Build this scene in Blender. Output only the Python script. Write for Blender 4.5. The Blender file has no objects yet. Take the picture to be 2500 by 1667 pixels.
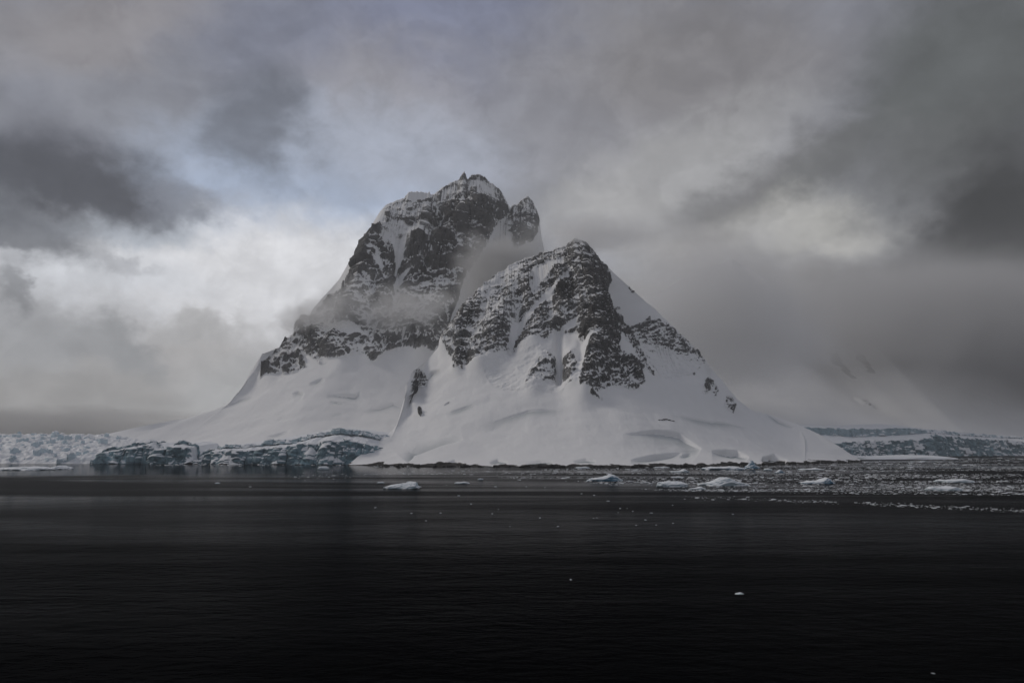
import bpy, math, random
import numpy as np

# ------------------------------------------------------------------ camera
scene = bpy.context.scene
W0, H0, FPX = 2500.0, 1667.0, 1667.0
CAM_H = 15.0
PITCH = math.atan((1095 - 833.5) / FPX)
cam_d = bpy.data.cameras.new('camera')
cam_d.sensor_width = 36.0
cam_d.lens = 36.0 * FPX / W0
cam_d.clip_start = 1.0
cam_d.clip_end = 60000.0
cam = bpy.data.objects.new('camera', cam_d)
scene.collection.objects.link(cam)
cam.location = (0, 0, CAM_H)
cam.rotation_euler = (math.pi / 2 + PITCH, 0, 0)
scene.camera = cam
CP, SP = math.cos(PITCH), math.sin(PITCH)


def ray(px, py):
    cx = (np.asarray(px, float) - W0 / 2) / FPX
    cy = (H0 / 2 - np.asarray(py, float)) / FPX
    return cx, CP - SP * cy, SP + CP * cy


def at(px, py, Y):
    dx, dy, dz = ray(px, py)
    s = np.asarray(Y, float) / dy
    return dx * s, np.asarray(Y, float) + 0 * s, CAM_H + dz * s


def on_water(px, py, z=0.0):
    dx, dy, dz = ray(px, py)
    s = (z - CAM_H) / dz
    return dx * s, dy * s


def project(P):
    x, y, z = P[..., 0], P[..., 1], P[..., 2] - CAM_H
    d = y * CP + z * SP
    u = -y * SP + z * CP
    return W0 / 2 + FPX * x / d, H0 / 2 - FPX * u / d


# ------------------------------------------------------------------ node helper
class NT:
    def __init__(self, tree):
        self.t = tree
        self.n = tree.nodes
        self.l = tree.links

    def new(self, kind, **kw):
        nd = self.n.new(kind)
        for k, v in kw.items():
            setattr(nd, k, v)
        return nd

    def put(self, sock, v):
        if hasattr(v, 'is_output'):
            self.l.new(v, sock)
        else:
            sock.default_value = v

    def math(self, op, a, b=0.0, c=0.0, clamp=False):
        nd = self.new('ShaderNodeMath', operation=op, use_clamp=clamp)
        for i, v in enumerate((a, b, c)):
            self.put(nd.inputs[i], v)
        return nd.outputs[0]

    def vmath(self, op, a, b=(0, 0, 0)):
        nd = self.new('ShaderNodeVectorMath', operation=op)
        self.put(nd.inputs[0], a)
        self.put(nd.inputs[1], b)
        return nd.outputs[0]

    def step(self, v, a, b, lo=0.0, hi=1.0):
        nd = self.new('ShaderNodeMapRange', interpolation_type='SMOOTHSTEP')
        for i, q in enumerate((v, a, b, lo, hi)):
            self.put(nd.inputs[i], q)
        return nd.outputs[0]

    def noise(self, vec, scale, detail=5.0, rough=0.55, dist=0.0, out=0):
        nd = self.new('ShaderNodeTexNoise')
        self.put(nd.inputs['Vector'], vec)
        nd.inputs['Scale'].default_value = scale
        nd.inputs['Detail'].default_value = detail
        nd.inputs['Roughness'].default_value = rough
        nd.inputs['Distortion'].default_value = dist
        return nd.outputs[out]

    def mix(self, f, a, b, blend='MIX'):
        nd = self.new('ShaderNodeMix', data_type='RGBA', blend_type=blend)
        self.put(nd.inputs[0], f)
        for s, v in ((nd.inputs[6], a), (nd.inputs[7], b)):
            if isinstance(v, tuple) and len(v) == 3:
                v = v + (1.0,)
            self.put(s, v)
        return nd.outputs[2]

    def fmix(self, f, a, b):
        nd = self.new('ShaderNodeMix', data_type='FLOAT')
        for i, v in zip((0, 2, 3), (f, a, b)):
            self.put(nd.inputs[i], v)
        return nd.outputs[0]

    def scale(self, vec, s):
        nd = self.new('ShaderNodeVectorMath', operation='MULTIPLY')
        self.put(nd.inputs[0], vec)
        self.put(nd.inputs[1], s)
        return nd.outputs[0]


def lin(r, g, b):
    f = lambda c: (c / 255) / 12.92 if c <= 10.3 else (((c / 255) + 0.055) / 1.055) ** 2.4
    return (f(r), f(g), f(b))


# ------------------------------------------------------------------ sky and light
SUN_EL, SUN_AZ = math.radians(38), math.radians(-68)      # azimuth from +Y towards +X
world = bpy.data.worlds.new('World')
scene.world = world
world.use_nodes = True
world.cycles.sampling_method = 'MANUAL'
world.cycles.sample_map_resolution = 256
w = NT(world.node_tree)
w.n.clear()
tc = w.new('ShaderNodeTexCoord').outputs['Generated']
sep = w.new('ShaderNodeSeparateXYZ')
w.l.new(tc, sep.inputs[0])
az = w.math('ARCTAN2', sep.outputs[0], sep.outputs[1])
el = w.math('ARCSINE', sep.outputs[2])
# cloud-shaped warping of the direction
stretched = w.scale(tc, (1.0, 1.0, 1.25))
warp1 = w.noise(stretched, 5.0, 5.0, 0.6, 0.4, out=1)
warp2 = w.noise(stretched, 13.0, 6.0, 0.65, 0.0, out=1)
wv = w.vmath('ADD', w.scale(w.vmath('SUBTRACT', warp1, (0.5, 0.5, 0.5)), (0.14, 0.10, 0.1)),
             w.scale(w.vmath('SUBTRACT', warp2, (0.5, 0.5, 0.5)), (0.11, 0.085, 0.05)))
comb = w.new('ShaderNodeCombineXYZ')
w.l.new(az, comb.inputs[0])
w.l.new(el, comb.inputs[1])
uv = w.vmath('ADD', comb.outputs[0], wv)


def azel(px, py):
    dx, dy, dz = ray(px, py)
    return math.atan2(dx, dy), math.atan2(dz, math.hypot(dx, dy))


nish = w.new('ShaderNodeTexSky', sky_type='NISHITA', sun_disc=False)
nish.sun_elevation = SUN_EL
nish.sun_rotation = SUN_AZ
nish_c = w.scale(nish.outputs[0], (0.10, 0.10, 0.10))
# overall cloud deck: paler towards the horizon
sepuv = w.new('ShaderNodeSeparateXYZ')
w.l.new(uv, sepuv.inputs[0])
base = w.mix(w.step(sepuv.outputs[1], 0.02, 0.55), lin(176, 176, 178), lin(127, 128, 136))
# blobs: px, py, rx, ry, rotation(deg), colour, opacity, hardness
BLOBS = [
    (1050, 40, 420, 260, -10, (122, 128, 152), .75, .3),
    (640, 130, 300, 150, -15, (120, 125, 143), .6, .3),
    (250, 90, 330, 120, 25, (142, 139, 142), .8, .3),
    (950, 250, 260, 150, 0, (152, 151, 157), .8, .3),
    (740, 470, 450, 180, 10, (166, 179, 201), 1.0, .4),
    (1000, 370, 330, 120, 0, (166, 171, 184), .75, .3),
    (640, 310, 120, 130, -20, (106, 111, 122), .8, .4),
    (620, 690, 520, 175, 0, (228, 229, 233), 1.0, .4),
    (190, 670, 300, 75, 0, (214, 217, 223), .95, .4),
    (330, 560, 190, 60, 10, (172, 181, 193), .7, .4),
    (150, 440, 310, 130, 4, (78, 81, 89), 1.0, .5),
    (60, 560, 210, 90, -12, (98, 102, 110), .85, .5),
    (450, 500, 130, 50, 10, (116, 121, 133), .7, .4),
    (10, 700, 50, 70, 0, (120, 123, 128), .7, .4),
    (90, 300, 230, 100, 0, (116, 119, 130), .55, .3),
    (290, 660, 60, 26, -10, (170, 172, 178), .6, .4),
    (430, 870, 240, 110, 10, (183, 181, 180), .85, .35),
    (220, 830, 170, 60, -15, (158, 160, 163), .8, .4),
    (300, 860, 110, 50, -35, (148, 151, 154), .7, .4),
    (130, 950, 420, 80, 0, (167, 166, 165), .9, .3),
    (560, 930, 150, 90, 0, (186, 187, 188), .8, .3),
    (460, 790, 120, 35, 5, (180, 180, 181), .8, .5),
    (1420, 280, 330, 170, -15, (143, 143, 149), .7, .3),
    (1700, 150, 420, 170, -10, (128, 126, 128), .8, .3),
    (1660, 420, 330, 120, 15, (166, 166, 167), .8, .35),
    (1540, 520, 190, 80, 0, (176, 176, 177), .7, .3),
    (1860, 480, 270, 85, 22, (110, 110, 111), .85, .2),
    (2060, 380, 280, 60, 28, (102, 104, 105), .7, .35),
    (2000, 560, 220, 95, -10, (186, 185, 181), .85, .1),
    (1990, 605, 140, 45, 0, (192, 191, 187), .6, .1),
    (1700, 610, 160, 60, 0, (166, 164, 162), .7, .3),
    (2360, 180, 330, 330, 10, (84, 88, 88), .9, .35),
    (2500, 560, 350, 340, 0, (42, 44, 45), 1.0, .4),
    (2180, 420, 250, 120, 24, (100, 102, 103), .6, .1),
    (2230, 740, 380, 130, 0, (84, 85, 86), .9, .35),
    (1780, 760, 380, 120, 0, (138, 136, 134), .9, .35),
    (2450, 900, 380, 220, 0, (62, 63, 66), .95, .3),
    (3300, 500, 900, 800, 0, (80, 82, 84), .9, .2),
    (-700, 350, 500, 500, 0, (120, 123, 130), .6, .2),
]
col = w.mix(0.07, base, nish_c)
for (px, py, rx, ry, rot, c, op, hard) in BLOBS:
    a0, e0 = azel(px, py)
    mp = w.new('ShaderNodeMapping', vector_type='TEXTURE')
    w.l.new(uv, mp.inputs['Vector'])
    k = math.cos(a0) ** 2
    mp.inputs['Location'].default_value = (a0, e0, 0)
    mp.inputs['Rotation'].default_value = (0, 0, math.radians(rot))
    mp.inputs['Scale'].default_value = (1.35 * rx / FPX * k, 1.35 * ry / FPX * k, 1e6)
    ln = w.new('ShaderNodeVectorMath', operation='LENGTH')
    w.l.new(mp.outputs[0], ln.inputs[0])
    m = w.step(ln.outputs['Value'], 1.1, hard * 0.75, 0.0, op)
    col = w.mix(m, col, lin(*c))
# fine mottling of the deck
mott = w.noise(stretched, 9.0, 7.0, 0.62, 0.6)
mott2 = w.noise(stretched, 30.0, 5.0, 0.6, 0.3)
puff = w.step(w.noise(w.vmath('ADD', stretched, w.scale(wv, (0.6, 0.6, 0.6))), 13.0, 6.0, 0.6, 0.7), 0.38, 0.62)
gain0 = w.math('ADD', w.math('MULTIPLY_ADD', mott, 0.46, 0.80), w.math('MULTIPLY_ADD', mott2, 0.26, -0.13))
gain = w.math('ADD', gain0, w.math('MULTIPLY_ADD', puff, 0.13, -0.065))
gc = w.new('ShaderNodeCombineXYZ')
for i in range(3):
    w.l.new(gain, gc.inputs[i])
col = w.vmath('MULTIPLY', col, gc.outputs[0])
bg = w.new('ShaderNodeBackground')
w.l.new(col, bg.inputs['Color'])
bg.inputs['Strength'].default_value = 1.0
wo = w.new('ShaderNodeOutputWorld')
w.l.new(bg.outputs[0], wo.inputs['Surface'])

sun_d = bpy.data.lights.new('sun', 'SUN')
sun_d.energy = 1.05
sun_d.angle = math.radians(18)
sun_d.color = (1.0, 0.93, 0.84)
sun = bpy.data.objects.new('sun', sun_d)
scene.collection.objects.link(sun)
sun.rotation_euler = (math.pi / 2 - SUN_EL, 0, math.pi - SUN_AZ)
sun.location = (0, 0, 900)

scene.render.engine = 'CYCLES'
scene.view_settings.view_transform = 'Standard'
scene.view_settings.look = 'None'
scene.view_settings.exposure = 0.0
scene.view_settings.gamma = 1.0
scene.cycles.use_denoising = True
scene.cycles.max_bounces = 6
scene.cycles.diffuse_bounces = 3
scene.cycles.glossy_bounces = 2
scene.cycles.transmission_bounces = 1
scene.cycles.volume_bounces = 3
scene.cycles.caustics_reflective = False
scene.cycles.caustics_refractive = False

# ------------------------------------------------------------------ numpy noise
_rng = np.random.RandomState(11)
_perm = np.concatenate([_rng.permutation(256)] * 3).astype(np.int32)
_g = _rng.normal(size=(256, 3)).astype(np.float32)
_g /= np.linalg.norm(_g, axis=1, keepdims=True)


def perlin(x, y, z):
    x = np.asarray(x, np.float32); y = np.asarray(y, np.float32); z = np.asarray(z, np.float32)
    xi = np.floor(x); yi = np.floor(y); zi = np.floor(z)
    xf, yf, zf = x - xi, y - yi, z - zi
    X = xi.astype(np.int32) & 255; Y = yi.astype(np.int32) & 255; Z = zi.astype(np.int32) & 255
    u = xf * xf * xf * (xf * (xf * 6 - 15) + 10)
    v = yf * yf * yf * (yf * (yf * 6 - 15) + 10)
    s = zf * zf * zf * (zf * (zf * 6 - 15) + 10)

    def c(i, j, k):
        h = _perm[_perm[_perm[X + i] + Y + j] + Z + k]
        g = _g[h]
        return g[..., 0] * (xf - i) + g[..., 1] * (yf - j) + g[..., 2] * (zf - k)
    a = c(0, 0, 0) * (1 - u) + c(1, 0, 0) * u
    b = c(0, 1, 0) * (1 - u) + c(1, 1, 0) * u
    d = c(0, 0, 1) * (1 - u) + c(1, 0, 1) * u
    e = c(0, 1, 1) * (1 - u) + c(1, 1, 1) * u
    return ((a * (1 - v) + b * v) * (1 - s) + (d * (1 - v) + e * v) * s) * 1.5


def fbm(P, size, octaves=4, gain=0.5, ridged=False, seed=0.0, sx=1.0, sy=1.0, sz=1.0):
    f = 1.0 / size
    out = 0.0
    amp = 1.0
    tot = 0.0
    for o in range(octaves):
        n = perlin(P[..., 0] * f * sx + seed, P[..., 1] * f * sy + seed * 1.7 + 31.3, P[..., 2] * f * sz + seed * 0.6 + 7.7)
        if ridged:
            n = 1.0 - 2.0 * np.abs(n)
        out = out + amp * n
        tot += amp
        amp *= gain
        f *= 2.03
    return out / tot


def sstep(a, b, x):
    t = np.clip((x - a) / (b - a), 0, 1)
    return t * t * (3 - 2 * t)


def in_poly(px, py, poly):
    inside = np.zeros(px.shape, bool)
    xs = [p[0] for p in poly]; ys = [p[1] for p in poly]
    box = (px > min(xs)) & (px < max(xs)) & (py > min(ys)) & (py < max(ys))
    if not box.any():
        return inside
    bx, by = px[box], py[box]
    r = np.zeros(bx.shape, bool)
    n = len(poly)
    for i in range(n):
        x1, y1 = poly[i]; x2, y2 = poly[(i + 1) % n]
        if y1 == y2:
            continue
        c = ((y1 > by) != (y2 > by)) & (bx < (x2 - x1) * (by - y1) / (y2 - y1) + x1)
        r ^= c
    inside[box] = r
    return inside


def line_dist(px, py, line):
    """distance to a polyline, signed offset (+ = below it in the picture) and position 0..1 along it"""
    best = np.full(px.shape, 1e9); sgn = np.zeros(px.shape); along = np.zeros(px.shape)
    n = len(line) - 1
    for i in range(n):
        x1, y1 = line[i]; x2, y2 = line[i + 1]
        dx, dy = x2 - x1, y2 - y1
        L2 = dx * dx + dy * dy
        t = np.clip(((px - x1) * dx + (py - y1) * dy) / L2, 0, 1)
        d = np.hypot(px - x1 - t * dx, py - y1 - t * dy)
        m = d < best
        best[m] = d[m]
        cr = (dx * (py - y1) - dy * (px - x1))
        sgn[m] = np.sign(cr)[m]
        along[m] = ((i + t) / n)[m]
    return best, sgn, along


def grid_normals(P):
    du = np.gradient(P, axis=1)
    dv = np.gradient(P, axis=0)
    N = np.cross(du, dv)
    N /= np.maximum(np.linalg.norm(N, axis=-1, keepdims=True), 1e-9)
    return N


def grid_mesh(name, P, attrs, mat, smooth=True):
    nr, nc = P.shape[:2]
    idx = np.arange(nr * nc).reshape(nr, nc)
    q = np.stack([idx[:-1, :-1], idx[:-1, 1:], idx[1:, 1:], idx[1:, :-1]], -1).reshape(-1)
    me = bpy.data.meshes.new(name)
    me.vertices.add(nr * nc)
    me.vertices.foreach_set('co', P.reshape(-1).astype(np.float32))
    nf = (nr - 1) * (nc - 1)
    me.loops.add(nf * 4)
    me.loops.foreach_set('vertex_index', q.astype(np.int32))
    me.polygons.add(nf)
    me.polygons.foreach_set('loop_start', np.arange(0, nf * 4, 4, dtype=np.int32))
    me.polygons.foreach_set('loop_total', np.full(nf, 4, np.int32))
    me.polygons.foreach_set('use_smooth', np.full(nf, smooth, bool))
    me.update(calc_edges=True)
    for k, v in attrs.items():
        a = me.attributes.new(k, 'FLOAT', 'POINT')
        a.data.foreach_set('value', np.asarray(v, np.float32).reshape(-1))
    me.materials.append(mat)
    ob = bpy.data.objects.new(name, me)
    scene.collection.objects.link(ob)
    return ob


def tag(o, label=None, cat=None, group=None, kind=None):
    if label: o['label'] = label
    if cat: o['category'] = cat
    if group: o['group'] = group
    if kind: o['kind'] = kind
    return o


# ------------------------------------------------------------------ materials
def base_mat(name):
    m = bpy.data.materials.new(name)
    m.use_nodes = True
    t = NT(m.node_tree)
    t.n.clear()
    bs = t.new('ShaderNodeBsdfPrincipled')
    ou = t.new('ShaderNodeOutputMaterial')
    t.l.new(bs.outputs[0], ou.inputs['Surface'])
    return m, t, bs


def mountain_material():
    m, t, bs = base_mat('snowy_rock')
    co = t.new('ShaderNodeTexCoord').outputs['Object']
    at_ = t.new('ShaderNodeAttribute', attribute_name='rock').outputs['Fac']
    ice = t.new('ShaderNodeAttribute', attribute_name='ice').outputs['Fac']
    nz = t.new('ShaderNodeSeparateXYZ')
    t.l.new(t.new('ShaderNodeNewGeometry').outputs['Normal'], nz.inputs[0])
    nzv = nz.outputs[2]
    fine = t.noise(co, 0.42, 4.0, 0.62)
    mid = t.noise(co, 0.09, 5.0, 0.6, 0.5)
    bc = t.new('ShaderNodeCombineXYZ')
    sxyz = t.new('ShaderNodeSeparateXYZ')
    t.l.new(co, sxyz.inputs[0])
    t.l.new(t.math('MULTIPLY', sxyz.outputs[0], 0.035), bc.inputs[0])
    t.l.new(t.math('MULTIPLY', sxyz.outputs[1], 0.035), bc.inputs[1])
    t.l.new(t.math('MULTIPLY', t.new('ShaderNodeAttribute', attribute_name='bed').outputs['Fac'], 0.21), bc.inputs[2])
    bed = t.noise(bc.outputs[0], 1.0, 4.0, 0.65, 0.3)
    k = t.math('ADD', nzv, t.math('MULTIPLY_ADD', fine, 1.05, -0.525))
    k = t.math('ADD', k, t.math('MULTIPLY_ADD', mid, 0.25, -0.125))
    k = t.math('ADD', k, t.math('MULTIPLY_ADD', bed, 1.6, -0.80))
    k = t.math('ADD', k, t.math('MULTIPLY', t.new('ShaderNodeAttribute', attribute_name='cav').outputs['Fac'], 0.42))
    thr = t.math('MULTIPLY_ADD', at_, 1.30, -0.60)        # snow line: rock shows where k < thr
    rockf = t.step(t.math('SUBTRACT', thr, k), -0.14, 0.16)
    rockf = t.math('MULTIPLY', rockf, t.step(at_, 0.05, 0.25))
    rc = t.mix(t.step(mid, 0.35, 0.7), (0.012, 0.0115, 0.011), (0.050, 0.046, 0.043))
    rc = t.mix(t.step(fine, 0.5, 0.75), rc, (0.060, 0.057, 0.055))
    dust = t.noise(co, 0.95, 4.0, 0.65, 0.4)
    dustf = t.math('MULTIPLY', t.step(dust, 0.42, 0.64), t.math('MULTIPLY_ADD', at_, -1.5, 1.83, clamp=True))
    rc = t.mix(t.math('MULTIPLY', dustf, 0.85, clamp=True), rc, (0.62, 0.63, 0.64))
    big = t.noise(co, 0.012, 4.0, 0.55)
    sn = t.mix(big, (0.76, 0.765, 0.775), (0.85, 0.85, 0.85))
    ic = t.mix(mid, (0.17, 0.21, 0.22), (0.36, 0.42, 0.44))  # scarp grey: bare shore ice, elsewhere shade put into the snow colour
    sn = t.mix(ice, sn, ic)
    t.l.new(t.mix(rockf, sn, rc), bs.inputs['Base Color'])
    bs.inputs['Roughness'].default_value = 0.9
    bs.inputs['Specular IOR Level'].default_value = 0.15
    bp = t.new('ShaderNodeBump')
    bp.inputs['Distance'].default_value = 1.6
    t.l.new(t.fmix(rockf, 0.20, 0.9), bp.inputs['Strength'])
    t.l.new(t.math('ADD', fine, t.math('MULTIPLY', rockf, -0.35)), bp.inputs['Height'])
    t.l.new(bp.outputs[0], bs.inputs['Normal'])
    return m


M_MOUNT = mountain_material()


def rock_material():
    m, t, bs = base_mat('shore_rock')
    co = t.new('ShaderNodeTexCoord').outputs['Object']
    n = t.noise(co, 0.8, 5.0, 0.6)
    t.l.new(t.mix(n, (0.008, 0.008, 0.009), (0.045, 0.042, 0.040)), bs.inputs['Base Color'])
    bs.inputs['Roughness'].default_value = 0.7
    return m


M_ROCK = rock_material()


def ice_cliff_material(dark, pale=0.0):
    m, t, bs = base_mat('glacier_ice')
    co = t.new('ShaderNodeNewGeometry').outputs['Position']
    ice = t.new('ShaderNodeAttribute', attribute_name='ice').outputs['Fac']
    nz = t.new('ShaderNodeSeparateXYZ')
    t.l.new(t.new('ShaderNodeNewGeometry').outputs['Normal'], nz.inputs[0])
    mid = t.noise(co, 0.10, 5.0, 0.6, 0.8)
    fine = t.noise(co, 0.6, 4.0, 0.6, 0.4)
    bed = t.noise(t.scale(co, (0.10, 0.10, 0.22)), 1.0, 5.0, 0.65, 1.2)
    patch = t.noise(co, 0.028, 3.0, 0.5, 0.5)
    k = t.math('ADD', nz.outputs[2], t.math('MULTIPLY_ADD', fine, 0.3, -0.15))
    k = t.math('ADD', k, t.math('MULTIPLY_ADD', mid, 0.7, -0.35))
    k = t.math('ADD', k, t.math('MULTIPLY_ADD', patch, 1.9, -0.95))
    snowf = t.step(k, 0.42, 0.62)
    snowf = t.fmix(t.step(ice, 0.15, 0.5), 1.0, snowf)
    ic = t.mix(t.step(bed, 0.35, 0.65), lin(86 * dark, 106 * dark, 116 * dark), lin(136 * dark, 162 * dark, 173 * dark))
    ic = t.mix(t.step(mid, 0.55, 0.75), ic, lin(160 * dark, 196 * dark, 210 * dark))
    ic = t.mix(t.step(patch, 0.55, 0.75), ic, lin(72 * dark, 88 * dark, 95 * dark))
    ic = t.mix(pale, ic, t.mix(mid, lin(180, 202, 214), lin(214, 224, 229)))
    t.l.new(t.mix(snowf, ic, (0.80, 0.82, 0.85)), bs.inputs['Base Color'])
    bs.inputs['Roughness'].default_value = 0.6
    bs.inputs['Specular IOR Level'].default_value = 0.25
    bp = t.new('ShaderNodeBump')
    bp.inputs['Distance'].default_value = 1.2
    bp.inputs['Strength'].default_value = 0.6
    t.l.new(t.math('ADD', fine, t.math('MULTIPLY', bed, 0.8)), bp.inputs['Height'])
    t.l.new(bp.outputs[0], bs.inputs['Normal'])
    return m


M_ICE_L = ice_cliff_material(1.0)
M_ICE_R = M_ICE_L
M_ICE_UP = ice_cliff_material(1.0, 0.4)
M_ICE_FALL = ice_cliff_material(1.0, 0.95)


def floe_material(name, blue):
    m, t, bs = base_mat(name)
    co = t.new('ShaderNodeTexCoord').outputs['Object']
    nz = t.new('ShaderNodeSeparateXYZ')
    t.l.new(t.new('ShaderNodeNewGeometry').outputs['Normal'], nz.inputs[0])
    n = t.noise(co, 0.9, 5.0, 0.6, 0.5)
    k = t.math('ADD', nz.outputs[2], t.math('MULTIPLY_ADD', n, 0.9, -0.45))
    sf = t.step(k, 0.15, 0.55)
    t.l.new(t.mix(sf, blue, (0.80, 0.83, 0.86)), bs.inputs['Base Color'])
    bs.inputs['Roughness'].default_value = 0.55
    bp = t.new('ShaderNodeBump')
    bp.inputs['Distance'].default_value = 0.3
    bp.inputs['Strength'].default_value = 0.5
    t.l.new(n, bp.inputs['Height'])
    t.l.new(bp.outputs[0], bs.inputs['Normal'])
    return m


M_FLOE = floe_material('floe_white', (0.42, 0.52, 0.58))
M_BRASH = floe_material('brash_white', (0.62, 0.66, 0.69))
M_FLOE_BLUE = floe_material('floe_blue', (0.10, 0.24, 0.36))


# ------------------------------------------------------------------ lofted terrain sheets
def smooth1(v, n):
    if n < 1:
        return v
    k = np.hanning(2 * n + 3)[1:-1]
    k /= k.sum()
    return np.convolve(np.pad(v, (n, n), mode='edge'), k, mode='valid')


def loft(ridge, basep, ncol, nrow, power, back_w, nback, ysm=30, zsm=60, jag=None):
    """ridge: (px, py, Y); basep: (px, Y, z) -> grid of points shore..ridge..back slope"""
    r = np.array([at(*p) for p in ridge])
    b = []
    for (px, Y, z) in basep:
        x = (px - W0 / 2) / FPX * (Y * CP + (z - CAM_H) * SP)
        b.append((x, Y, z))
    b = np.array(b)
    X = np.linspace(r[0, 0], r[-1, 0], ncol)
    Yr = smooth1(np.interp(X, r[:, 0], r[:, 1]), ysm)
    Zr = np.interp(X, r[:, 0], r[:, 2])
    # keep the outline where it was traced although the depth was smoothed
    Zr = CAM_H + (Zr - CAM_H) * Yr / np.interp(X, r[:, 0], r[:, 1])
    Yb = smooth1(np.interp(X, b[:, 0], b[:, 1]), ysm)
    Zb = smooth1(np.interp(X, b[:, 0], b[:, 2]), ysm)
    Yb = np.minimum(Yb, Yr - 2.0)
    t = np.linspace(0, 1, nrow)[:, None]
    pw = power(X)[None, :] if callable(power) else power
    if jag is not None:
        Zr = Zr + jag(X)
    Yf = Yb + (Yr - Yb) * t
    Zs = smooth1(Zr, zsm)
    Zf = Zb + (Zs - Zb) * t ** pw + (Zr - Zs) * t ** 7
    s = np.linspace(0, 1, nback + 1)[1:, None]
    Yk = Yr + back_w * s
    Zk = Zr * (1 - s) ** 1.3 - 5 * s
    Yg = np.concatenate([Yf, Yk]); Zg = np.concatenate([Zf, Zk])
    Xg = np.broadcast_to(X, Yg.shape)
    return np.stack([Xg, Yg, Zg], -1)


def mask_polys(P, polys, warp=9.0, seed=0.0, sharp=3):
    px, py = project(P)
    wa = fbm(P, 30, 3, 0.6, seed=seed + 3.1); wb = fbm(P, 30, 3, 0.6, seed=seed + 9.7)
    va = fbm(P, 8, 2, 0.6, seed=seed + 13.1); vb = fbm(P, 8, 2, 0.6, seed=seed + 19.7)
    out = np.zeros(px.shape)
    ks = [(0.5, 0.6), (1.0, -0.6), (-0.5, 0.9), (-1.0, -0.9), (1.7, 0.4), (0.1, -1.3)]
    for poly, val in polys:
        size = min(max(p[0] for p in poly) - min(p[0] for p in poly), max(p[1] for p in poly) - min(p[1] for p in poly))
        q = min(1.0, size / 45.0) * warp
        m = np.zeros(px.shape)
        for ka, kb in ks:
            m += in_poly(px + (wa * ka * 1.7 + va * kb) * q, py + (wb * ka * 1.7 + vb * kb) * q, poly)
        m /= len(ks)
        out = out * (1 - m) + val * m
    return out


def blur(a, r):
    for ax in (0, 1):
        pad = [(0, 0), (0, 0)]
        pad[ax] = (r + 1, r)
        c = np.cumsum(np.pad(a, pad, mode='edge'), axis=ax)
        n = a.shape[ax]
        hi = np.take(c, np.arange(2 * r + 1, 2 * r + 1 + n), axis=ax)
        lo = np.take(c, np.arange(0, n), axis=ax)
        a = (hi - lo) / (2 * r + 1)
    return a


def concavity(P0, P1, N):
    D = ((P1 - P0) * N).sum(-1)
    D = blur(D, 1)
    return np.clip((blur(D, 4) - D) / 2.2, -1, 1) * 0.55 + np.clip((blur(D, 14) - D) / 7.0, -1, 1) * 0.75


def terrace(P, z, period, drop, width, seed, wob=0.5):
    s = z - drop + 9.0 * fbm(P, 70, 3, seed=seed)
    f = s / period + wob * fbm(P, 16, 3, seed=seed + 5)
    fr = f - np.floor(f)
    return period * (sstep(0.5 - width / 2, 0.5 + width / 2, fr) - fr)


# ---- near mountain: rock pyramid over a snow apron
RB = [(850, 1136, 640), (872, 1118, 665), (905, 1088, 700), (945, 1060, 735), (970, 1030, 770), (990, 988, 815), (1003, 940, 855),
      (1020, 905, 890), (1075, 842, 930), (1092, 805, 950), (1130, 745, 975), (1185, 690, 1010), (1240, 652, 1050), (1291, 630, 1070),
      (1347, 612, 1080), (1375, 606, 1085), (1390, 596, 1085), (1404, 586, 1085), (1420, 588, 1085), (1438, 600, 1085), (1458, 628, 1090), (1484, 652, 1093), (1500, 668, 1095), (1560, 722, 1100),
      (1600, 757, 1095), (1640, 795, 1080), (1690, 845, 1060), (1722, 884, 1045), (1760, 925, 1020), (1800, 975, 990), (1840, 1003, 960),
      (1880, 1013, 940), (1940, 1032, 905), (2000, 1060, 875), (2050, 1090, 850), (2085, 1117, 835), (2100, 1129, 830)]
BB = [(850, 625, -1.5), (950, 600, -1.5), (1100, 580, -1.5), (1300, 565, -1.5), (1500, 562, -1.5), (1650, 575, -1.5), (1800, 610, -1.5), (1950, 690, -1.5), (2050, 770, -1.5), (2100, 825, -1.5)]
def jag_b(X):
    q = np.stack([X, X * 0 + 40, X * 0], -1)
    on = sstep(-110, -60, X) * (1 - sstep(135, 150, X)) + 0.6 * sstep(215, 230, X) * (1 - sstep(290, 310, X))
    return on * (fbm(q, 13, 4, 0.7, ridged=True, seed=103) * 6.0 - 2.0)


P = loft(RB, BB, 900, 470, 1.55, 260, 40, zsm=34, jag=jag_b)
px, py = project(P)
front = (np.arange(P.shape[0])[:, None] < 470) * np.ones((1, P.shape[1]))

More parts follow.
